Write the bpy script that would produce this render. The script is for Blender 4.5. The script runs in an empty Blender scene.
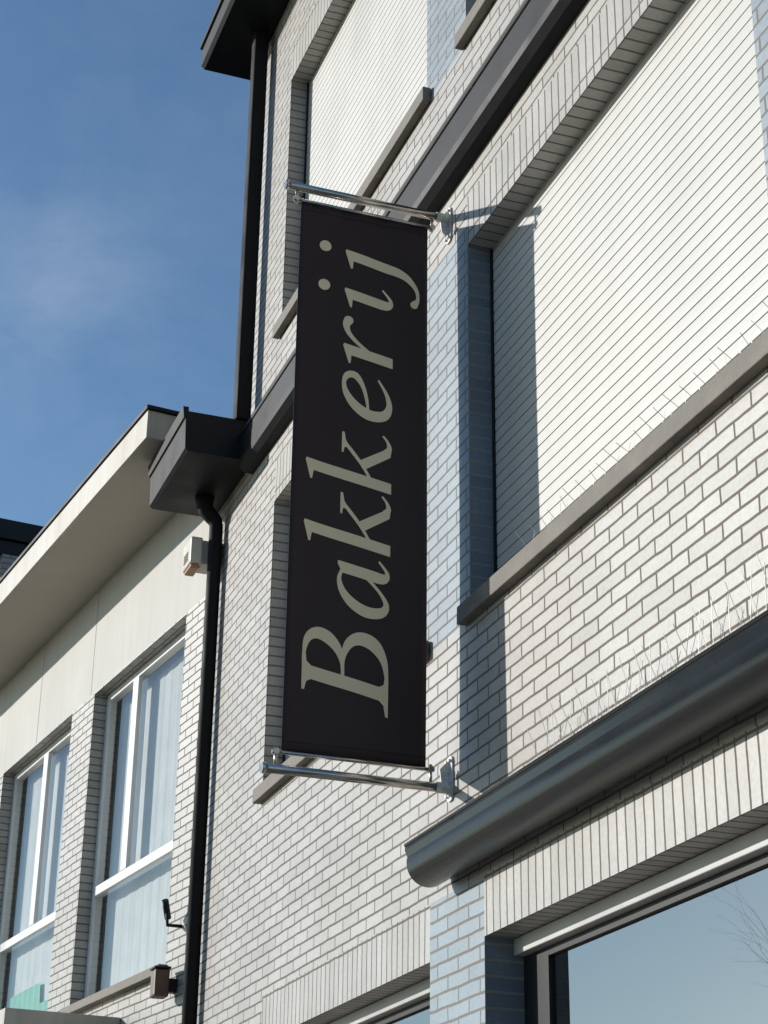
import bpy, bmesh, math, random
import numpy as np
from mathutils import Vector, Matrix
random.seed(4)
S=bpy.context.scene
COL=S.collection
# ------------------------------------------------------------------ materials
def newmat(name):
    m=bpy.data.materials.new(name); m.use_nodes=True
    nt=m.node_tree; b=nt.nodes["Principled BSDF"]
    return m,nt,b
def N(nt,t,**k):
    n=nt.nodes.new(t)
    for a,v in k.items(): setattr(n,a,v)
    return n
def ramp(nt,src,stops):
    r=N(nt,'ShaderNodeValToRGB'); e=r.color_ramp.elements
    while len(e)<len(stops): e.new(.5)
    for i,(p,c) in enumerate(stops):
        e[i].position=p; e[i].color=(*c,1) if len(c)==3 else c
    nt.links.new(src,r.inputs[0]); return r
def simple(name,col,rough=.5,metal=0,var=.12,scale=6,bump=.0,spec=.5,coat=0,streak=0):
    m,nt,b=newmat(name)
    tc=N(nt,'ShaderNodeTexCoord'); no=N(nt,'ShaderNodeTexNoise'); no.inputs['Scale'].default_value=scale; no.inputs['Detail'].default_value=6
    nt.links.new(tc.outputs['Object'],no.inputs['Vector'])
    r=ramp(nt,no.outputs['Fac'],[(.3,tuple(c*(1-var) for c in col)),(.7,tuple(min(1,c*(1+var)) for c in col))])
    src=r.outputs[0]
    if streak:
        mp=N(nt,'ShaderNodeMapping'); mp.inputs['Scale'].default_value=(9,9,.7); nt.links.new(tc.outputs['Object'],mp.inputs[0])
        n4=N(nt,'ShaderNodeTexNoise'); n4.inputs['Scale'].default_value=1.5; n4.inputs['Detail'].default_value=7; nt.links.new(mp.outputs[0],n4.inputs['Vector'])
        r4=ramp(nt,n4.outputs['Fac'],[(.35,(1-streak,)*3),(.6,(1,1,1))])
        mx=N(nt,'ShaderNodeMix',data_type='RGBA',blend_type='MULTIPLY'); mx.inputs[0].default_value=1
        nt.links.new(src,mx.inputs[6]); nt.links.new(r4.outputs[0],mx.inputs[7]); src=mx.outputs[2]
    nt.links.new(src,b.inputs['Base Color'])
    r2=ramp(nt,no.outputs['Fac'],[(.3,(rough*.85,)*3),(.7,(min(1,rough*1.15),)*3)])
    nt.links.new(r2.outputs[0],b.inputs['Roughness'])
    b.inputs['Metallic'].default_value=metal
    b.inputs['Specular IOR Level'].default_value=spec
    b.inputs['Coat Weight'].default_value=coat
    if bump:
        n2=N(nt,'ShaderNodeTexNoise'); n2.inputs['Scale'].default_value=scale*12; n2.inputs['Detail'].default_value=4
        nt.links.new(tc.outputs['Object'],n2.inputs['Vector'])
        bp=N(nt,'ShaderNodeBump'); bp.inputs['Strength'].default_value=bump; bp.inputs['Distance'].default_value=.004
        nt.links.new(n2.outputs['Fac'],bp.inputs['Height']); nt.links.new(bp.outputs[0],b.inputs['Normal'])
    return m
def brick(name,c1,c2,mortar,bw=.185,bh=.0505,ms=.0048,rot=False,offset=.5,rough=.42):
    m,nt,b=newmat(name)
    uv=N(nt,'ShaderNodeUVMap'); mp=N(nt,'ShaderNodeMapping')
    nt.links.new(uv.outputs[0],mp.inputs[0])
    if rot: mp.inputs['Rotation'].default_value=(0,0,math.pi/2)
    nz=N(nt,'ShaderNodeTexNoise'); nz.inputs['Scale'].default_value=9; nt.links.new(mp.outputs[0],nz.inputs['Vector'])
    sub=N(nt,'ShaderNodeVectorMath',operation='SUBTRACT'); sub.inputs[1].default_value=(.5,.5,.5); nt.links.new(nz.outputs['Color'],sub.inputs[0])
    sc=N(nt,'ShaderNodeVectorMath',operation='SCALE'); sc.inputs['Scale'].default_value=.009; nt.links.new(sub.outputs[0],sc.inputs[0])
    ad=N(nt,'ShaderNodeVectorMath',operation='ADD'); nt.links.new(mp.outputs[0],ad.inputs[0]); nt.links.new(sc.outputs[0],ad.inputs[1])
    br=N(nt,'ShaderNodeTexBrick'); br.offset=offset; br.squash=1
    nt.links.new(ad.outputs[0],br.inputs['Vector'])
    br.inputs['Color1'].default_value=(*c1,1); br.inputs['Color2'].default_value=(*c2,1); br.inputs['Mortar'].default_value=(*mortar,1)
    br.inputs['Scale'].default_value=1; br.inputs['Brick Width'].default_value=bw; br.inputs['Row Height'].default_value=bh
    br.inputs['Mortar Size'].default_value=ms; br.inputs['Mortar Smooth'].default_value=.25; br.inputs['Bias'].default_value=-.15
    n1=N(nt,'ShaderNodeTexNoise'); n1.inputs['Scale'].default_value=1.7; n1.inputs['Detail'].default_value=8; n1.inputs['Roughness'].default_value=.68
    nt.links.new(uv.outputs[0],n1.inputs['Vector'])
    n3=N(nt,'ShaderNodeTexNoise'); n3.inputs['Scale'].default_value=60; n3.inputs['Detail'].default_value=4
    nt.links.new(uv.outputs[0],n3.inputs['Vector'])
    r1=ramp(nt,n1.outputs['Fac'],[(.35,(.79,.775,.75)),(.6,(1,1,1))])
    r3=ramp(nt,n3.outputs['Fac'],[(.3,(.87,.865,.855)),(.6,(1,1,1))])
    mx=N(nt,'ShaderNodeMix',data_type='RGBA',blend_type='MULTIPLY'); mx.inputs[0].default_value=.8
    nt.links.new(br.outputs['Color'],mx.inputs[6]); nt.links.new(r1.outputs[0],mx.inputs[7])
    m2=N(nt,'ShaderNodeMix',data_type='RGBA',blend_type='MULTIPLY'); m2.inputs[0].default_value=.9
    nt.links.new(mx.outputs[2],m2.inputs[6]); nt.links.new(r3.outputs[0],m2.inputs[7])
    nt.links.new(m2.outputs[2],b.inputs['Base Color'])
    rr=N(nt,'ShaderNodeMapRange'); rr.inputs[3].default_value=rough; rr.inputs[4].default_value=.95
    nt.links.new(br.outputs['Fac'],rr.inputs[0]); nt.links.new(rr.outputs[0],b.inputs['Roughness'])
    inv=N(nt,'ShaderNodeMath',operation='MULTIPLY_ADD'); inv.inputs[1].default_value=-1; inv.inputs[2].default_value=1
    nt.links.new(br.outputs['Fac'],inv.inputs[0])
    hs=N(nt,'ShaderNodeMath',operation='MULTIPLY_ADD'); hs.inputs[1].default_value=.16
    nt.links.new(n3.outputs['Fac'],hs.inputs[0]); nt.links.new(inv.outputs[0],hs.inputs[2])
    bp=N(nt,'ShaderNodeBump'); bp.inputs['Strength'].default_value=.6; bp.inputs['Distance'].default_value=.005
    nt.links.new(hs.outputs[0],bp.inputs['Height']); nt.links.new(bp.outputs[0],b.inputs['Normal'])
    return m
WHITE1=(.470,.455,.428); WHITE2=(.390,.375,.350); MORT=(.19,.158,.125)
M_brick=brick('white_brick',WHITE1,WHITE2,MORT)
M_sold=brick('white_soldier_brick',WHITE1,WHITE2,MORT,bw=.23,bh=.055,rot=True,offset=0)
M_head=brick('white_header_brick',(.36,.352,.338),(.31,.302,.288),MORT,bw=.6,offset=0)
M_blue=brick('blue_brick',(.285,.345,.39),(.235,.29,.34),(.25,.23,.205))
M_blueh_shaded=brick('blue_header_brick_shaded',(.165,.205,.26),(.135,.17,.22),(.25,.26,.27),bw=.6,offset=0,ms=.006)  # same blue brick for the reveals, their shade darkened into the colour
M_grey=brick('grey_white_brick',(.42,.40,.37),(.34,.325,.30),(.18,.155,.13))
M_zinc=simple('dark_zinc',(.010,.011,.013),.55,0,.25,5,.1,.22)
M_pipe=simple('matt_black_pipe',(.011,.011,.012),.7,0,.25,5,.1,.2)
M_zinc2=simple('grey_coated_zinc',(.007,.0075,.009),.27,.0,.15,3,.03,.42)
M_stone=simple('sill_stone',(.19,.17,.145),.75,0,.35,9,.6)
M_shut=simple('shutter_paint',(.56,.545,.51),.5,0,.03,2,.0,streak=.05)
M_white=simple('white_frame',(.76,.76,.75),.35,0,.04,4)
M_house=simple('shutter_housing_paint',(.46,.455,.44),.45,0,.1,4)
M_chrome=simple('polished_steel',(.50,.465,.42),.22,1,.12,30)
M_galv=simple('bracket_paint',(.6,.59,.57),.5,.1,.25,40,.2)
M_banner=simple('banner_fabric',(.032,.019,.021),.6,0,.1,3,.1,.35)
M_letter=simple('banner_print',(.82,.70,.48),.6,0,.03,5,.0,.35)
M_black=simple('black_frame',(.011,.012,.013),.5,0,.15,5,0,.3)
M_render=simple('white_render',(.58,.565,.53),.8,0,.05,1.2,.3,streak=.05)
M_soffit=simple('soffit_paint',(.46,.42,.345),.7,0,.1,1.2,.2)
M_joint=simple('joint_grey',(.38,.37,.35),.9)  # grey of the joints between the render panels
M_fascia=simple('fascia_paint',(.48,.445,.385),.6,0,.15,2,.2,streak=.15)
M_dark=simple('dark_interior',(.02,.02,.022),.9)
M_asph=simple('asphalt',(.05,.05,.052),.9,0,.25,3,.8)
M_pave=brick('paving',(.28,.27,.25),(.24,.23,.21),(.12,.11,.1),bw=.3,bh=.3,ms=.006,rough=.8)
M_kerb=simple('kerb_concrete',(.3,.29,.27),.85,0,.2,6,.5)
M_line=simple('road_paint',(.7,.7,.68),.7,0,.1,8)
M_ground=simple('ground_soil',(.10,.11,.06),.95,0,.3,.5,.5)
M_bark=simple('bark',(.18,.155,.13),.9,0,.3,8,.6)
M_plastic=simple('siren_plastic',(.60,.57,.50),.4,0,.06,8)
M_orange=simple('orange_lens',(.45,.22,.10),.3)
M_brown=simple('brown_metal',(.13,.075,.05),.5,0,.2,8)
M_wire=simple('spike_wire',(.52,.51,.49),.35,.7,.1,20)
M_roof=simple('dark_roofing',(.05,.05,.052),.85,0,.2,3,.4)
def curtain_mat(name,c):
    m,nt,b=newmat(name)
    b.inputs['Roughness'].default_value=.9
    tc=N(nt,'ShaderNodeTexCoord'); w=N(nt,'ShaderNodeTexNoise'); w.inputs['Scale'].default_value=5
    nt.links.new(tc.outputs['Object'],w.inputs['Vector'])
    r=ramp(nt,w.outputs['Fac'],[(.3,tuple(x*.88 for x in c)),(.7,c)]); nt.links.new(r.outputs[0],b.inputs['Base Color'])
    return m
M_curt=curtain_mat('net_curtain',(.60,.60,.59))
M_green_refl=curtain_mat('green_reflection',(.20,.46,.33))  # green reflection in the pane, put in as plain colour
def glass_mat(name,tint=(.92,.94,.93),base=.06,gain=.5,rc=(.92,.93,.92)):
    m=bpy.data.materials.new(name); m.use_nodes=True; nt=m.node_tree; nt.nodes.clear()
    o=N(nt,'ShaderNodeOutputMaterial'); g=N(nt,'ShaderNodeBsdfGlossy'); g.inputs['Roughness'].default_value=.005; g.inputs['Color'].default_value=(*rc,1)
    t=N(nt,'ShaderNodeBsdfTransparent'); t.inputs['Color'].default_value=(*tint,1)
    f=N(nt,'ShaderNodeLayerWeight'); f.inputs['Blend'].default_value=.5
    pw=N(nt,'ShaderNodeMath',operation='POWER'); pw.inputs[1].default_value=4; nt.links.new(f.outputs['Facing'],pw.inputs[0])
    a=N(nt,'ShaderNodeMath',operation='MULTIPLY_ADD'); a.inputs[1].default_value=gain; a.inputs[2].default_value=base; a.use_clamp=True
    nt.links.new(pw.outputs[0],a.inputs[0])
    tc=N(nt,'ShaderNodeTexCoord'); no=N(nt,'ShaderNodeTexNoise'); no.inputs['Scale'].default_value=1.3; nt.links.new(tc.outputs['Object'],no.inputs['Vector'])
    bp=N(nt,'ShaderNodeBump'); bp.inputs['Strength'].default_value=.06; bp.inputs['Distance'].default_value=.02
    nt.links.new(no.outputs['Fac'],bp.inputs['Height']); nt.links.new(bp.outputs[0],g.inputs['Normal'])
    mx=N(nt,'ShaderNodeMixShader'); nt.links.new(a.outputs[0],mx.inputs[0]); nt.links.new(t.outputs[0],mx.inputs[1]); nt.links.new(g.outputs[0],mx.inputs[2]); nt.links.new(mx.outputs[0],o.inputs[0])
    return m
M_glass=glass_mat('window_glass',base=.08,gain=.55)
M_glass2=glass_mat('shop_glass',(.30,.29,.28),base=.54,gain=.2,rc=(.78,.72,.67))
# ------------------------------------------------------------------ mesh helpers
def empty(name,parent=None,loc=(0,0,0),rz=0,**props):
    o=bpy.data.objects.new(name,None); o.empty_display_size=.2; COL.objects.link(o)
    o.location=loc; o.rotation_euler=(0,0,rz)
    if parent: o.parent=parent
    for k,v in props.items(): o[k]=v
    return o
def meshobj(name,verts,faces,mat,parent=None,loc=(0,0,0),smooth=False,uvbox=True,fm=None,**props):
    me=bpy.data.meshes.new(name); me.from_pydata([tuple(v) for v in verts],[],faces); me.update()
    mats=mat if isinstance(mat,(list,tuple)) else [mat]
    for m in mats: me.materials.append(m)
    if fm:
        for p,i in zip(me.polygons,fm): p.material_index=i
    if smooth:
        for p in me.polygons: p.use_smooth=True
    if uvbox:
        uv=me.uv_layers.new(name='UVMap')
        for p in me.polygons:
            n=p.normal; ax=max(range(3),key=lambda i:abs(n[i]))
            for li in p.loop_indices:
                v=me.vertices[me.loops[li].vertex_index].co
                uv.data[li].uv={0:(v.y,v.z),1:(v.x,v.z),2:(v.y,v.x)}[ax]
    o=bpy.data.objects.new(name,me); COL.objects.link(o); o.location=loc
    if parent: o.parent=parent
    for k,v in props.items(): o[k]=v
    return o
BF=[(0,3,2,1),(4,5,6,7),(0,1,5,4),(1,2,6,5),(2,3,7,6),(3,0,4,7)]
def boxdata(a,b):
    x0,y0,z0=a;x1,y1,z1=b
    return [(x0,y0,z0),(x1,y0,z0),(x1,y1,z0),(x0,y1,z0),(x0,y0,z1),(x1,y0,z1),(x1,y1,z1),(x0,y1,z1)],BF
def boxes(name,lst,mat,parent=None,bev=0,**props):
    V=[];F=[]
    for a,b in lst:
        v,f=boxdata(a,b); o=len(V); V+=v; F+=[tuple(i+o for i in q) for q in f]
    ob=meshobj(name,V,F,mat,parent,**props)
    if bev:
        m=ob.modifiers.new('bev','BEVEL'); m.width=bev; m.segments=2; m.limit_method='ANGLE'
    return ob
def each(name,lst,mat,parent=None,bev=0,**props):
    for q in lst: boxes(name,[q],mat,parent,bev,**props)
def panes(name,lst,x,mat,parent):
    V=[];F=[]
    for y0,y1,z0,z1 in lst:
        o=len(V); V+=[(x,y1,z0),(x,y0,z0),(x,y0,z1),(x,y1,z1)]; F.append((o,o+1,o+2,o+3))
    return meshobj(name,V,F,mat,parent)
def prism_y(name,prof,y0,y1,mat,parent=None,smooth=False,caps=True,**props):
    n=len(prof); V=[(p[0],y0,p[1]) for p in prof]+[(p[0],y1,p[1]) for p in prof]
    F=[(i,(i+1)%n,n+(i+1)%n,n+i) for i in range(n)]
    if caps: F+=[tuple(range(n-1,-1,-1)),tuple(range(n,2*n))]
    ob=meshobj(name,V,F,mat,parent,**props)
    bm=bmesh.new(); bm.from_mesh(ob.data); bmesh.ops.recalc_face_normals(bm,faces=bm.faces); bm.to_mesh(ob.data); bm.free()
    if smooth:
        for p in ob.data.polygons: p.use_smooth=len(p.vertices)==4
    return ob
def tubedata(path,r,seg=12,caps=True):
    P=[Vector(p) for p in path]; R=r if isinstance(r,(list,tuple)) else [r]*len(P)
    V=[];F=[]; up=None
    for i,p in enumerate(P):
        t=(P[min(i+1,len(P)-1)]-P[max(i-1,0)]).normalized()
        if up is None: up=t.orthogonal().normalized()
        up=(up-t*up.dot(t)).normalized(); s=t.cross(up)
        for k in range(seg):
            a=2*math.pi*k/seg; V.append(p+(up*math.cos(a)+s*math.sin(a))*R[i])
    for i in range(len(P)-1):
        for k in range(seg):
            a=i*seg+k;b=i*seg+(k+1)%seg; F.append((a,b,b+seg,a+seg))
    if caps: F+= [tuple(range(seg-1,-1,-1)),tuple(range((len(P)-1)*seg,len(P)*seg))]
    return V,F
def tubes(name,lst,mat,parent=None,seg=12,**props):
    V=[];F=[]
    for path,r in lst:
        v,f=tubedata(path,r,seg); o=len(V); V+=v; F+=[tuple(i+o for i in q) for q in f]
    ob=meshobj(name,V,F,mat,parent,**props)
    for p in ob.data.polygons: p.use_smooth=len(p.vertices)==4
    return ob
def wallmesh(name,ybr,zbr,openings,solid,matpick,mats,depth,parent,x=0,headmap=None):
    V=[];F=[];FM=[]
    def quad(a,b,c,d,m):
        o=len(V); V.extend([a,b,c,d]); F.append((o,o+1,o+2,o+3)); FM.append(m)
    for i in range(len(ybr)-1):
        for j in range(len(zbr)-1):
            y0,y1,z0,z1=ybr[i],ybr[i+1],zbr[j],zbr[j+1]; yc,zc=(y0+y1)/2,(z0+z1)/2
            if not solid(yc,zc): continue
            if any(a<yc<b and c<zc<d for a,b,c,d in openings): continue
            quad((x,y1,z0),(x,y0,z0),(x,y0,z1),(x,y1,z1),matpick(yc,zc))
    for a,b,c,d in openings:
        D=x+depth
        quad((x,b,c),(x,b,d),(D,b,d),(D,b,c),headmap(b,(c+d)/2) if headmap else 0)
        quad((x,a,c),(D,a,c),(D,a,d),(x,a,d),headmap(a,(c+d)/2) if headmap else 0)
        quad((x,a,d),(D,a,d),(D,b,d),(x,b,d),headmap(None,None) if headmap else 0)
        quad((x,a,c),(x,b,c),(D,b,c),(D,a,c),0)
    return meshobj(name,V,F,mats,parent,fm=FM)
WX=2.34
# ------------------------------------------------------------------ bakery building
B=empty('bakery_building',loc=(WX,9.33,0),label='three-storey white and pale blue brick bakery with roller shutters',category='building')
OY=-9.33
def Y(v): return v+OY
wy=[(-1.37,.70),(1.08,3.13),(3.53,5.60),(6.04,8.15)]
F1=(3.93,5.47); F2=(6.44,8.08)
ops=[(a,b,*z) for a,b in wy for z in (F1,F2)]+[(1.9,5.5,.45,2.80),(5.98,8.02,.45,2.80),(-1.4,1.0,0.02,2.80)]
opsL=[(Y(a),Y(b),c,d) for a,b,c,d in ops]
ybr=sorted({Y(v) for v in [-4,9.33,8.9]+[q for o in ops for q in o[:2]]})
zbr=sorted({0,5.90,8.9,2.80,3.0,5.47,5.69,8.08,8.3,3.93,6.44,5.56}|{q for o in ops for q in o[2:]})
def solid(y,z): return not (z>5.9 and y>Y(8.9))
def inpier(y,gf=False):
    yy=y-OY
    if gf: return 5.5<yy<5.98 or 1.0<yy<1.9
    return any(wy[i][1]<yy<wy[i+1][0] for i in range(3))
def pick(y,z):
    if z<3.0 and inpier(y,True): return 1
    if (3.93<z<5.6 or z>6.44) and inpier(y): return 1
    yy=y-OY
    for zt,za in ((5.47,5.69),(8.08,8.3)):
        if zt<z<za and any(a<yy<b for a,b in wy): return 2
    if 2.8<z<3.0 and any(a<yy<b for a,b,c,d in ops if c<1): return 2
    return 0
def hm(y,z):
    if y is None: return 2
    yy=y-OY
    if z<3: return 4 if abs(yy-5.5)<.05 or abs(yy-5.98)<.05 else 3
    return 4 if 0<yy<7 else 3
wall=wallmesh('wall',ybr,zbr,opsL,solid,pick,[M_brick,M_blue,M_sold,M_head,M_blueh_shaded],.17,B,headmap=hm)
each('side_wall',[((.02,Y(9.28),0),(9,Y(9.33),5.9)),((.02,Y(8.84),5.9),(9,Y(8.9),8.9)),((.02,Y(-4),0),(9,Y(-3.95),8.9))],M_brick,B)
boxes('back_wall',[((8.95,Y(-3.95),0),(9,Y(8.84),8.9))],M_brick,B)
boxes('roof',[((-.02,Y(-4.2),8.905),(9,Y(9.0),9.0))],M_roof,B)
boxes('lower_roof',[((.02,Y(8.905),5.9),(9,Y(9.33),5.96))],M_roof,B)
def shutter(parent,y0,y1,z0,z1,x):
    pitch=.046
    prof=[]; z=z0
    while z<z1:
        prof+=[(x+.008,z),(x+.008,z+.0036),(x,z+.0044),(x-.0003,z+.023),(x,z+pitch-.0008)]
        z+=pitch
    n=len(prof)
    V=[(p[0],y0,p[1]) for p in prof]+[(p[0],y1,p[1]) for p in prof]
    F=[(i,n+i,n+i+1,i+1) for i in range(n-1)]
    return meshobj('roller_shutter',V,F,M_shut,parent)
def spikes(name,y0,y1,x,z,step=.05,label='',h=.11):
    V=[];F=[]
    def add(p,q,r=.0009):
        v,f=tubedata([p,q],r,4,False); o=len(V); V.extend(v); F.extend([tuple(i+o for i in t) for t in f])
    n=int((y1-y0)/step)
    for i in range(n):
        yy=y0+i*step+random.uniform(-.004,.004)
        for dx,dy in ((-.05,.012),(.0,-.012),(.045,.01)):
            add((x,yy,z),(x+dx+random.uniform(-.015,.015),yy+dy+random.uniform(-.02,.02),z+h*(.9 if dx else 1)*random.uniform(.8,1.05)))
    add((x,y0,z),(x,y1,z),.004)
    return meshobj(name,V,F,M_wire,None,uvbox=False,label=label,category='bird spikes',group='bird spikes on the ledges')
def window1(y0,y1,z0,z1):
    w=empty('window',B)
    y0,y1=Y(y0),Y(y1)
    shutter(w,y0+.008,y1-.008,z0+.055,z1,.102)
    for a,b in ((y0+.001,y0+.012),(y1-.012,y1-.001)): boxes('guide_rail',[((.093,a,z0+.04),(.125,b,z1-.001))],M_black,w)
    boxes('sill',[((-.04,y0-.055,z0-.02),(-.002,y1+.03,z0+.048)),((-.002,y0+.002,z0+.002),(.125,y1-.002,z0+.046))],M_stone,w,.004)
    return w
for a,b in wy:
    for z in (F1,F2): window1(a,b,*z)
def shopwin(y0,y1,z0,z1,mull=()):
    w=empty('shop_window',B)
    y0,y1=Y(y0),Y(y1)
    boxes('shutter_housing',[((.10,y0+.002,z1-.055),(.17,y1-.002,z1-.002))],M_house,w,.003)
    boxes('frame',[((.135,y0+.002,z0),(.17,y0+.07,z1-.057)),((.135,y1-.19,z0),(.17,y1-.002,z1-.057)),((.135,y0+.07,z1-.085),(.17,y1-.19,z1-.057)),((.135,y0+.07,z0),(.17,y1-.19,z0+.07))]+[((.137,Y(m)-.03,z0+.07),(.168,Y(m)+.03,z1-.085)) for m in mull],M_black,w,.002)
    panes('glass',[(y0+.07,y1-.19,z0+.07,z1-.085)],.148,M_glass2,w)
    boxes('sill',[((-.05,y0,z0-.06),(.12,y1,z0))],M_stone,w,.004)
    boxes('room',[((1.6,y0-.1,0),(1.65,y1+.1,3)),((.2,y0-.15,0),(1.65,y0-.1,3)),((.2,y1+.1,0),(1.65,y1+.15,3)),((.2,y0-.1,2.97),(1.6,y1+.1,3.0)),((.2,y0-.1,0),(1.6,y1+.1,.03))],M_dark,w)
shopwin(1.9,5.5,.45,2.8,(3.1,))
shopwin(5.98,8.02,.45,2.8)
d=empty('door',B)
for a,b in ((-1.39,-.2),(-.18,.99)): boxes('door_leaf',[((.12,Y(a),.02),(.17,Y(b),2.79))],M_black,d,.004)
tubes('handle',[([(.08,Y(-.3),.9),(.08,Y(-.3),1.5)],.015)],M_chrome,d)
# canopy gutter (half round, closed end)
cxg,czg,rg=-.080,3.090,.077
prof=[(cxg-rg-.005,czg+.058),(cxg-rg-.007,czg+.042)]+[(cxg+rg*math.cos(math.radians(t)),czg+rg*math.sin(math.radians(t))) for t in range(165,361,6)]+[(-.003,czg+.065)]
prism_y('canopy_gutter',prof,Y(-3.9),Y(5.80),M_zinc2,B,smooth=True)
tubes('gutter_bead',[([(cxg-rg-.002,Y(-3.9),czg+.06),(cxg-rg-.002,Y(5.80),czg+.06)],.008)],M_zinc2,B)
prism_y('cornice_gutter',[(-.002,5.81),(-.05,5.815),(-.078,5.84),(-.083,5.87),(-.083,6.005),(-.09,6.01),(-.09,6.03),(-.075,6.03),(-.002,6.02)],Y(-3.9),Y(8.58),M_zinc,B)
prism_y('gutter_box',[(-.002,5.885),(-.36,5.885),(-.378,5.90),(-.384,6.075),(-.395,6.08),(-.402,6.145),(-.37,6.145),(-.37,6.12),(-.002,6.12)],Y(8.58),Y(9.38),M_zinc,B)
prism_y('roof_gutter',[(-.002,8.72),(-.30,8.72),(-.32,8.74),(-.32,8.86),(-.335,8.865),(-.335,8.90),(-.3,8.90),(-.002,8.9)],Y(-3.9),Y(9.05),M_zinc,B)
px=-.05
pth=[(-.125,5.885),(-.125,5.855),(-.122,5.83),(-.11,5.805),(-.075,5.77),(-.057,5.75),(px,5.72),(px,5.6),(px,.1)]
tubes('downpipe',[([(a,Y(9.12),b) for a,b in pth],[.055,.05,.047,.045,.043,.041]+[.038]*3)],M_pipe,B,18)
boxes('upper_downpipe',[((-.115,Y(8.56),6.121),(-.03,Y(8.64),8.72))],M_pipe,B,.012)
each('pipe_clamp',[((-.095,Y(9.08),z),(-.002,Y(9.16),z+.02)) for z in (3.0,1.6)],M_pipe,B,.003)
# ------------------------------------------------------------------ spikes
spikes('bird_spike_strip',1.1,5.15,WX-.0,F1[0]+.05,label='thin wire bird spikes along the stone window sill',h=.07,step=.075)
spikes('bird_spike_strip',0.6,4.95,WX-.075,3.15,label='thin wire bird spikes along the canopy gutter',h=.20,step=.085)
# ------------------------------------------------------------------ banner
BY=5.78; KS=BY/5.73
def kx(v): return v*KS
def kz(v): return 1.6+(v-1.6)*KS
bx0,bx1,bz0,bz1=kx(1.704),kx(2.225),kz(3.41),kz(5.60)
A=empty('banner_sign',loc=(WX,BY,3.345),label='black vertical banner with pale lettering between two steel poles',category='banner')
def bl(x,y,z): return (x-WX,y-BY,z-3.345)
def ripple(x,z):
    u=(x-bx0)/(bx1-bx0); v=(z-bz0)/(bz1-bz0)
    return .012*math.sin(u*5.0+1.2*v)*math.sin(math.pi*v)+.004*math.sin(9*u+3*v)*(1-v)+.003*math.sin(22*u)*max(0,v-.8)*3
nx,nz=24,60; V=[];F=[]
def shrink(x,z):
    v=(z-bz0)/(bz1-bz0); c=(bx0+bx1)/2
    return c+(x-c)*(1-.008*math.sin(math.pi*v))
for side in (0,1):
    for j in range(nz+1):
        for i in range(nx+1):
            x=bx0+(bx1-bx0)*i/nx; z=bz0+(bz1-bz0)*j/nz
            V.append(bl(shrink(x,z),BY+ripple(x,z)+(side*.0012),z))
M1=(nx+1)*(nz+1)
for side in (0,1):
    for j in range(nz):
        for i in range(nx):
            a=side*M1+j*(nx+1)+i; q=(a,a+1,a+nx+2,a+nx+1); F.append(q if side==0 else q[::-1])
per=[i for i in range(nx+1)]+[j*(nx+1)+nx for j in range(1,nz+1)]+[nz*(nx+1)+i for i in range(nx-1,-1,-1)]+[j*(nx+1) for j in range(nz-1,0,-1)]
for k in range(len(per)):
    a=per[k];b=per[(k+1)%len(per)]; F.append((b,a,a+M1,b+M1))
fo=meshobj('fabric',V,F,M_banner,A,smooth=False)
for p in fo.data.polygons[:2*nx*nz]: p.use_smooth=True
for zz in (bz0+.035,bz1-.035):
    V2=[];
    for i in range(nx+1):
        x=bx0+(bx1-bx0)*i/nx
        for dz in (0,.004): V2.append(bl(shrink(x,zz),BY+ripple(x,zz+dz)-.0012,zz+dz))
    meshobj('hem_seam',V2,[(2*i,2*i+2,2*i+3,2*i+1) for i in range(nx)],M_black,A)
SH=.20
def cr(pts,n=14):
    P=[np.array(p,float) for p in pts]; P=[2*P[0]-P[1]]+P+[2*P[-1]-P[-2]]; out=[]
    for i in range(1,len(P)-2):
        p0,p1,p2,p3=P[i-1:i+3]
        for k in range(n):
            t=k/n; out.append(.5*((2*p1)+(-p0+p2)*t+(2*p0-5*p1+4*p2-p3)*t*t+(-p0+3*p1-3*p2+p3)*t**3))
    out.append(P[-2]); return out
G={}
G['B']=([
  [(6,30.85,.6),(12,30.85,.65),(16.5,29.6,1.3),(18.9,26.5,2.0),(18.6,22.6,2.1),(16,18.9,1.5),(12,17.1,.7),(7,16.8,.55)],
  [(7,16.8,.55),(13.5,16.7,.7),(18.6,14.7,1.6),(21.2,10.6,2.3),(20.6,5.6,2.3),(16.8,1.9,1.3),(11.5,.7,.65),(7,.65,.6)]],
 [[(4,1),(8.2,1),(8.2,30.5),(4,30.5)],
  [(-.4,0),(12.5,0),(12.5,1.2),(9.3,1.7),(8.2,3.4),(4,3.4),(2.9,1.7),(-.4,1.0)],
  [(.2,31.5),(12.5,31.5),(12.5,30.3),(9.3,29.9),(8.2,28.2),(4,28.2),(2.9,29.8),(.2,30.5)]])
G['a']=([
  [(15.0,17.9,.55),(11.5,18.8,.75),(7.6,17.4,1.2),(4.4,13.6,1.75),(3.0,8.4,2.0),(4.2,3.2,1.75),(7.2,1.2,1.0),(10.6,3.2,.6),(14,7.6,.55),(15.5,11,.5)],
  [(15.9,5,1.95),(16.1,2.6,1.8),(17.2,1.1,1.0),(19,1.3,.6),(21.6,4.0,.35)]],
 [[(14.0,4.5),(17.9,4.5),(17.9,19.4),(16.6,19.4),(14.0,17.6)]])
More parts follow.
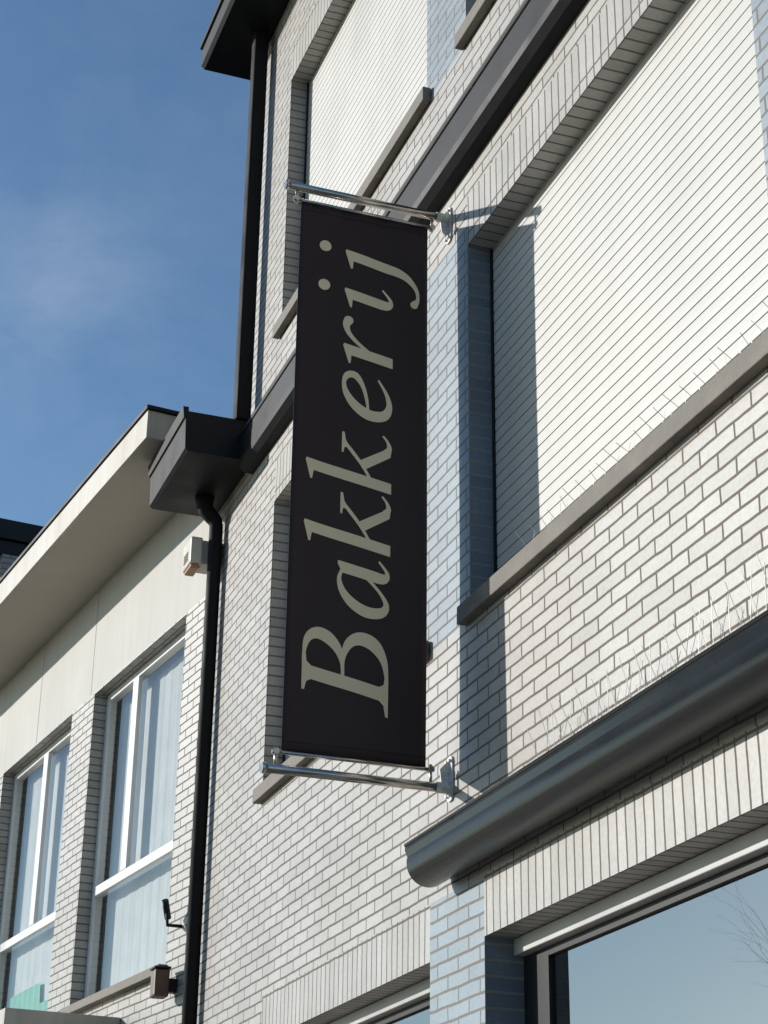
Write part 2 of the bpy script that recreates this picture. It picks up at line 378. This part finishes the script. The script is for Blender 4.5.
G['k']=([
  [(4.2,8.2,.5),(8.5,11.6,.6),(12.2,15.4,.65),(14.6,18.1,.6)],
  [(15.2,2.0,1.4),(17.2,.9,.9),(19.4,1.6,.5),(21,3.2,.35)]],
 [[(.6,0),(4.5,0),(4.5,32.2),(3.4,32.4),(.6,31.0)],[(-2.6,30.6),(-2.6,29.9),(.7,29.3),(.7,27.5),(4.4,32.2),(3.6,32.5)],
  [(6.6,10.2),(9.3,12.3),(16.9,1.6),(16.2,.1),(14.0,.4)],
  [(10.6,19.0),(18.2,19.0),(18.2,18.1),(15.4,17.5),(13.6,16.2),(12.8,17.2),(12.6,18.0),(10.6,18.3)]])
G['e']=([
  [(3.6,9.3,.45),(8,9.9,.6),(12.6,11.6,.8),(15.4,14.4,1.3),(14.8,17.4,1.25),(11.8,18.8,.75),(8,17.6,1.2),(4.6,13.8,1.75),(3.0,8.6,2.05),(4.2,3.4,1.9),(7.8,1.2,1.15),(12,2.2,.7),(16.2,5.4,.35)]],[])
G['r']=([
  [(4.4,9.5,.5),(6.6,14.0,.7),(9.4,17.4,.9),(12.2,18.4,1.3),(14.2,17.6,1.75)]],
 [[(1.0,0),(4.9,0),(4.9,19.2),(3.8,19.4),(1.0,17.6)],[(-2.2,17.2),(-2.2,16.5),(1.1,16.2),(1.1,14.4),(4.8,19.1),(4,19.5)]])
G['i']=([
  [(2.95,5,1.95),(3.2,2.6,1.8),(4.3,1.1,1.0),(6.2,1.4,.6),(8.8,4.2,.35)],[(3,27.6,2.2),(3.02,27.6,2.2)]],
 [[(1.0,4.5),(4.9,4.5),(4.9,19.2),(3.8,19.4),(1.0,17.6)],[(-2.2,17.2),(-2.2,16.5),(1.1,16.2),(1.1,14.4),(4.8,19.1),(4,19.5)]])
G['j']=([
  [(2.95,2,1.95),(2.9,-2,1.8),(1.9,-6,1.4),(-1,-9.4,.85),(-4.8,-10.1,.7),(-7.6,-8.6,1.5)],[(3,27.6,2.2),(3.02,27.6,2.2)]],
 [[(1.0,1.5),(4.9,1.5),(4.9,19.2),(3.8,19.4),(1.0,17.6)],[(-2.2,17.2),(-2.2,16.5),(1.1,16.2),(1.1,14.4),(4.8,19.1),(4,19.5)]])
LV=[];LF=[]
def glyph(ch,z0,sx=1.0,sy=1.0,rm=1.06):
    segs=[]
    for st in G[ch][0]:
        P=cr([((x*sx+y*SH),y*sy,r*rm) for x,y,r in st]) if len(st)>2 else [np.array((x*sx+y*SH,y*sy,r*rm)) for x,y,r in st]
        segs+=list(zip(P[:-1],P[1:]))
    polys=[[(x*sx+y*SH,y*sy) for x,y in p] for p in G[ch][1]]
    allp=np.array([p[:2] for s in segs for p in s]+[q for p in polys for q in p]); h=.2
    xs=np.arange(allp[:,0].min()-3,allp[:,0].max()+3,h); ys=np.arange(allp[:,1].min()-3,allp[:,1].max()+3,h)
    X,Yg=np.meshgrid(xs,ys,indexing='ij'); f=np.full(X.shape,-9.)
    for a,b in segs:
        d=b-a; L=d[0]**2+d[1]**2+1e-9
        t=np.clip(((X-a[0])*d[0]+(Yg-a[1])*d[1])/L,0,1)
        f=np.maximum(f,(a[2]+t*d[2])-np.hypot(X-a[0]-t*d[0],Yg-a[1]-t*d[1]))
    for P in polys:
        ins=np.zeros(X.shape,bool); dist=np.full(X.shape,99.)
        for (x1,y1),(x2,y2) in zip(P,P[1:]+P[:1]):
            L=(x2-x1)**2+(y2-y1)**2
            if L<1e-9: continue
            t=np.clip(((X-x1)*(x2-x1)+(Yg-y1)*(y2-y1))/L,0,1)
            dist=np.minimum(dist,np.hypot(X-x1-t*(x2-x1),Yg-y1-t*(y2-y1)))
            if y1!=y2:
                c=((y1>Yg)!=(y2>Yg))&(X<(x2-x1)*(Yg-y1)/(y2-y1)+x1); ins^=c
        f=np.maximum(f,np.where(ins,dist,-dist))
    cache={}
    def vert(key,x,y):
        if key not in cache:
            wx=kx(2.083-y/100); wz=kz(z0+x/100)
            cache[key]=len(LV); LV.append(bl(shrink(wx,wz),BY+ripple(wx,wz)-.0015,wz))
        return cache[key]
    nxg,nyg=f.shape
    for i in range(nxg-1):
        for j in range(nyg-1):
            c=[(i,j),(i+1,j),(i+1,j+1),(i,j+1)]; v=[f[q] for q in c]
            if max(v)<=0: continue
            poly=[]
            for k in range(4):
                k2=(k+1)%4
                if v[k]>0: poly.append(vert(c[k],xs[c[k][0]],ys[c[k][1]]))
                if (v[k]>0)!=(v[k2]>0):
                    t=v[k]/(v[k]-v[k2]); A0=c[k];B0=c[k2]
                    x=xs[A0[0]]*(1-t)+xs[B0[0]]*t; y=ys[A0[1]]*(1-t)+ys[B0[1]]*t
                    poly.append(vert(tuple(sorted((A0,B0))),x,y))
            if len(poly)>2: LF.append(tuple(poly))
for ch,z0,sx in (('B',3.575,1.18),('a',3.90,1.10),('k',4.165,1.10),('k',4.41,1.10),('e',4.675,1.18),('r',4.925,1.10),('i',5.165,1.1),('j',5.335,1.1)): glyph(ch,z0,sx)
meshobj('lettering',LV,LF,M_letter,A,uvbox=False)
def pole(zp,zr):
    zp,zr=kz(zp),kz(zr)
    tubes('pole',[([bl(kx(1.645),BY,zp),bl(2.318,BY,zp)],.0165)],M_chrome,A,20)
    tubes('end_cap',[([bl(kx(1.638),BY,zp),bl(kx(1.650),BY,zp)],.0195)],M_chrome,A,20)
    tubes('banner_rod',[([bl(kx(1.672),BY,zr),bl(kx(2.255),BY,zr)],.007)],M_chrome,A,12)
    s=1 if zr>zp else -1
    for xx in (kx(1.685),kx(2.243)):
        tubes('rod_clip',[([bl(xx,BY,zp),bl(xx,BY,zr+s*.018)],.006),([bl(xx,BY-.012,zr),bl(xx,BY+.012,zr)],.011)],M_chrome,A,10)
    V=[];F=[]; dz0=.035 if s>0 else -.03
    n=28; ring=[]
    for k in range(n):
        a=2*math.pi*k/n; cy,sy=math.cos(a),math.sin(a)
        ring.append((math.copysign(abs(cy)**.45,cy)*.025,math.copysign(abs(sy)**.3,sy)*.08))
    for xx in (2.332,2.3385): V+=[bl(xx,BY+p[0],zp+dz0+p[1]) for p in ring]
    F+=[tuple(range(n)),tuple(range(2*n-1,n-1,-1))]+[(k,(k+1)%n,n+(k+1)%n,n+k) for k in range(n)]
    fin=[(2.332,zp+dz0+.07),(2.332,zp+dz0-.07),(2.304,zp+dz0-.035),(2.296,zp+dz0+.03)]
    o=len(V); V+=[bl(a,BY-.0025,b) for a,b in fin]+[bl(a,BY+.0025,b) for a,b in fin]
    F+=[(o,o+1,o+2,o+3),(o+7,o+6,o+5,o+4)]+[(o+k,o+(k+1)%4,o+4+(k+1)%4,o+4+k) for k in range(4)]
    for path,r in [([bl(2.28,BY,zp),bl(2.332,BY,zp)],.0195)]+[([bl(2.322,BY+dy,zp+dz+dz0),bl(2.333,BY+dy,zp+dz+dz0)],.006) for dy in (-.014,.014) for dz in (-.062,.062)]:
        v,f=tubedata(path,r,12); o=len(V); V+=v; F+=[tuple(i+o for i in q) for q in f]
    meshobj('wall_bracket',V,F,M_galv,A)
pole(5.662,5.605)
pole(3.345,3.405)
# ------------------------------------------------------------------ neighbour
DL=.117
NB=empty('neighbour_building',loc=(WX,9.35,0),rz=DL,label='white rendered house with flat overhanging eave and grey brick piers',category='building')
nops=[(.38,2.02,3.42,5.42),(2.48,4.12,3.42,5.42),(.38,2.02,.6,2.6),(2.48,4.12,.1,2.6)]
yb=sorted({0.015,4.7}|{q for o in nops for q in o[:2]}); zb=sorted({0,6.2,5.43,2.9}|{q for o in nops for q in o[2:]})
def npick(y,z): return 1 if z>5.43 else 0
wallmesh('wall',yb,zb,nops,lambda y,z:True,npick,[M_grey,M_render],.16,NB)
each('side_wall',[((.02,4.65,0),(8,4.7,6.17)),((7.95,.02,0),(8,4.65,6.17))],M_grey,NB)
each('panel_joint',[((-.0015,s,5.435),(.001,s+.005,6.165)) for s in (2.1,3.3)],M_joint,NB)
boxes('eave',[((-.5,-.22,6.175),(8,4.9,6.31))],M_soffit,NB,.004)
boxes('fascia',[((-.523,-.235,6.165),(-.503,4.9,6.335))],M_fascia,NB,.003)
boxes('end_fascia',[((-.503,-.235,6.165),(8,-.222,6.335))],M_fascia,NB,.003)
boxes('roof_trim',[((-.535,-.25,6.337),(8,4.9,6.362))],M_zinc,NB,.003)
def nwin(y0,y1,z0,z1,mull,trans,green=False,up=.40):
    w=empty('window',NB)
    x0,x1=.085,.14; t=.05
    fr=[((x0,y0+.001,z0),(x1,y0+t,z1-.001)),((x0,y1-t,z0),(x1,y1-.001,z1-.001)),((x0,y0+t,z1-t),(x1,y1-t,z1-.001)),((x0,y0+t,z0),(x1,y1-t,z0+t)),
        ((x0-.004,y0+t,trans-.03),(x1,y1-t,trans+.03)),((x0-.006,mull-.05,trans+.03),(x1,mull+.05,z1-t))]
    boxes('frame',fr,M_white,w,.004)
    panes('glass',[(y0+t,y1-t,z0+t,trans-.03),(y0+t,mull-.05,trans+.03,z1-t),(mull+.05,y1-t,trans+.03,z1-t)],.094,M_glass,w)
    boxes('sill',[((-.05,y0-.03,z0-.05),(.085,y1+.03,z0))],M_stone,w,.004)
    V=[];n=200; ye=y1+up
    for i in range(n+1):
        s=y0+.05+(ye-y0-.05)*i/n; xx=.185+.0018*math.sin(s*34+1.8*math.sin(s*5))+.0008*math.sin(s*91)
        V+=[(xx,s,z0-.08),(xx,s,z1+.08)]
    F=[(2*i,2*i+1,2*i+3,2*i+2) for i in range(n)]
    meshobj('curtain',V,F,M_curt,w,smooth=True)
    if green:  # green sheet behind the glass stands in for a reflection on it
        V=[];n=60
        for i in range(n+1):
            s=y0+.3+(1.2)*i/n; xx=.165+.003*math.sin(s*50)
            V+=[(xx,s,z0),(xx,s,z0+(.36 if i>22 else .22))]
        F=[(2*i,2*i+1,2*i+3,2*i+2) for i in range(n)]
        meshobj('green_reflection',V,F,M_green_refl,w,smooth=True)
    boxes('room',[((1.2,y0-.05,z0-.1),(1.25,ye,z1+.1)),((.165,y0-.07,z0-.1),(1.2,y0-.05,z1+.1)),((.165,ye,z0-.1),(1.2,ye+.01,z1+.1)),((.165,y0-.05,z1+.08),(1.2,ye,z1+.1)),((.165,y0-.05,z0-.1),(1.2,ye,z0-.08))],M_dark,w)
nwin(.38,2.02,3.42,5.42,1.44,4.13,up=.36)
nwin(2.48,4.12,3.42,5.42,3.30,4.13,True)
nwin(.38,2.02,.6,2.6,1.44,2.0,up=.36)
boxes('door',[((.10,2.5,.1),(.15,4.1,2.59))],M_brown,NB,.004)
boxes('porch_roof',[((-.66,1.05,3.11),(-.002,4.4,3.24))],M_fascia,NB,.004)
FB=empty('far_building',loc=(WX,9.35,0),rz=DL,label='tall house with black projecting roof edge',category='building')
boxes('wall',[((.02,4.93,0),(8,14,7.5))],M_grey,FB)
boxes('roof_edge',[((-.45,4.93,7.5),(8,14.2,7.62))],M_black,FB)
boxes('roof_fascia',[((-.5,4.9,7.63),(8,14.2,7.8))],M_black,FB)
# ------------------------------------------------------------------ small wall objects
AB=empty('alarm_box',loc=(WX,9.2,5.60),label='cream alarm siren box with orange light beside the downpipe',category='alarm')
boxes('housing',[((-.18,-.05,-.10),(-.11,.13,.06))],M_plastic,AB,.012)
boxes('lens',[((-.175,-.04,-.125),(-.12,.10,-.102))],M_orange,AB,.008)
boxes('grille',[((-.1835,.0,z),(-.1802,.09,z+.006)) for z in (-.07,-.055,-.04,-.025)],M_brown,AB)
boxes('back_plate',[((-.108,-.03,-.09),(-.002,.12,.05))],M_plastic,AB,.004)
LP=empty('wall_lamp',loc=(2.28,9.55,3.36),label='brown box wall lamp on the grey brick pier',category='lamp')
boxes('lamp_body',[((-.09,-.05,-.14),(-.01,.05,-.0))],M_brown,LP,.01)
boxes('lamp_shade',[((-.095,-.055,.002),(-.005,.055,.014))],M_black,LP,.004)
boxes('mount',[((-.008,-.02,-.11),(.04,.04,-.04))],M_black,LP,.004)
SC=empty('security_camera',loc=(2.29,9.5,3.66),label='small black camera on a bracket against brick pier',category='camera')
tubes('camera_body',[([(-.075,-.02,.05),(-.04,.04,-.03)],.018)],M_black,SC)
tubes('bracket',[([(-.055,.01,.0),(-.045,.02,-.07),(.04,.02,-.07)],.010)],M_black,SC)
# ------------------------------------------------------------------ ground
def sheet(name,x0,x1,y0,y1,z,mat):
    return meshobj(name,[(x0,y0,z),(x1,y0,z),(x1,y1,z),(x0,y1,z)],[(0,1,2,3)],mat,kind='structure')
sheet('ground',-300,300,-300,300,-.13,M_ground)
sheet('road',-7.6,-.6,-120,120,-.12,M_asph)
boxes('pavement',[((-.45,-120,-.128),(WX+.1,120,0))],M_pave,None,kind='structure')
boxes('kerb',[((-.6,-120,-.128),(-.452,120,.004))],M_kerb,None,kind='structure')
boxes('far_pavement',[((-10.4,-120,-.128),(-7.75,120,0))],M_pave,None,kind='structure')
boxes('far_kerb',[((-7.748,-120,-.128),(-7.6,120,.004))],M_kerb,None,kind='structure')
boxes('road_marking',[((-4.16,y,-.1195),(-4.04,y+2.5,-.116)) for y in range(-100,100,6)],M_line,None,kind='structure')
# bare tree across the street
T=empty('bare_tree',loc=(-8.9,18.9,0),label='leafless street tree across the road',category='tree')
tv=[];tf=[];bv=[];bf=[]
def seg(p,q,r0,r1,tr):
    v,f=tubedata([p,(Vector(p)+Vector(q))/2+Vector([random.uniform(-.05,.05)*(Vector(q)-Vector(p)).length for _ in range(3)]),q],[r0,(r0+r1)/2,r1],5,False)
    VV,FF=(tv,tf) if tr else (bv,bf); o=len(VV); VV.extend(v); FF.extend([tuple(i+o for i in t) for t in f])
def grow(p,d,L,r,dep):
    q=p+d*L; seg(p,q,r,r*.7,dep==0)
    if dep>=7: return
    n=3 if dep in (0,1,4) else 2
    for k in range(n):
        nd=(d+Vector([random.uniform(-1,1) for _ in range(3)])*.6+Vector((0,0,.2))).normalized()
        grow(q,nd,L*random.uniform(.62,.80),r*.53,dep+1)
grow(Vector((0,0,-.15)),Vector((0,0,1)),2.4,.06,0)
meshobj('trunk',tv,tf,M_bark,T,smooth=True,uvbox=False)
meshobj('crown',bv,bf,M_bark,T,smooth=True,uvbox=False)
# ------------------------------------------------------------------ sun + sky
SUN=Vector((-1,.786,.40)).normalized()
sl=bpy.data.lights.new('sun','SUN'); sl.energy=4.3; sl.angle=math.radians(.5); sl.color=(1,.96,.90)
so=bpy.data.objects.new('sun',sl); COL.objects.link(so); so.rotation_euler=SUN.to_track_quat('Z','Y').to_euler()
w=bpy.data.worlds.new('World'); S.world=w; w.use_nodes=True; nt=w.node_tree
bg=nt.nodes['Background']
sky=N(nt,'ShaderNodeTexSky'); sky.sky_type='NISHITA'; sky.sun_disc=False
sky.sun_elevation=math.asin(SUN.z); sky.sun_rotation=math.atan2(SUN.x,SUN.y); sky.air_density=1.0; sky.dust_density=.4; sky.ozone_density=1.9
tint=N(nt,'ShaderNodeMix',data_type='RGBA',blend_type='MULTIPLY'); tint.inputs[0].default_value=1; tint.inputs[7].default_value=(.84,1.01,1.11,1)
nt.links.new(sky.outputs[0],tint.inputs[6])
tc=N(nt,'ShaderNodeTexCoord'); mp=N(nt,'ShaderNodeMapping'); mp.inputs['Scale'].default_value=(2.0,1.6,3.1); mp.inputs['Rotation'].default_value=(.5,.35,.5); mp.inputs['Location'].default_value=(.9,.4,.7)
nt.links.new(tc.outputs['Generated'],mp.inputs[0])
no=N(nt,'ShaderNodeTexNoise'); no.inputs['Scale'].default_value=4.6; no.inputs['Detail'].default_value=13; no.inputs['Roughness'].default_value=.58; no.inputs['Distortion'].default_value=.4
nt.links.new(mp.outputs[0],no.inputs['Vector'])
cr_=ramp(nt,no.outputs['Fac'],[(.42,(0,0,0)),(.74,(.55,.55,.55))])
dt=N(nt,'ShaderNodeVectorMath',operation='DOT_PRODUCT'); nt.links.new(tc.outputs['Generated'],dt.inputs[0]); dt.inputs[1].default_value=(.120,.85,.500)
mr=N(nt,'ShaderNodeMapRange',interpolation_type='SMOOTHSTEP'); mr.inputs[1].default_value=math.cos(math.radians(8.5)); mr.inputs[2].default_value=math.cos(math.radians(0)); mr.inputs[3].default_value=.12; mr.inputs[4].default_value=1
nt.links.new(dt.outputs['Value'],mr.inputs[0])
ml=N(nt,'ShaderNodeMath',operation='MULTIPLY'); nt.links.new(cr_.outputs[0],ml.inputs[0]); nt.links.new(mr.outputs[0],ml.inputs[1])
mx=N(nt,'ShaderNodeMix',data_type='RGBA'); nt.links.new(ml.outputs[0],mx.inputs[0]); nt.links.new(tint.outputs[2],mx.inputs[6]); mx.inputs[7].default_value=(5.0,5.6,6.2,1)
nt.links.new(mx.outputs[2],bg.inputs[0]); bg.inputs[1].default_value=.126
# ------------------------------------------------------------------ camera
f,pt,yw,ro=1843,.424,.345,.0137
h=Vector((math.sin(yw),math.cos(yw),0)); z=Vector((0,0,1))
Fv=h*math.cos(pt)+z*math.sin(pt); r0=Vector((math.cos(yw),-math.sin(yw),0)); u0=z*math.cos(pt)-h*math.sin(pt)
r=r0*math.cos(ro)+u0*math.sin(ro); u=u0*math.cos(ro)-r0*math.sin(ro)
cam=bpy.data.cameras.new('camera'); co=bpy.data.objects.new('camera',cam); COL.objects.link(co)
m=Matrix((r,u,-Fv)).transposed().to_4x4(); m.translation=(0,0,1.6); co.matrix_world=m
cam.sensor_fit='VERTICAL'; cam.sensor_height=24; cam.sensor_width=24; cam.lens=f/1024*24; cam.clip_end=1000; cam.clip_start=.05
S.camera=co
S.view_settings.view_transform='Standard'; S.view_settings.look='None'; S.view_settings.exposure=0
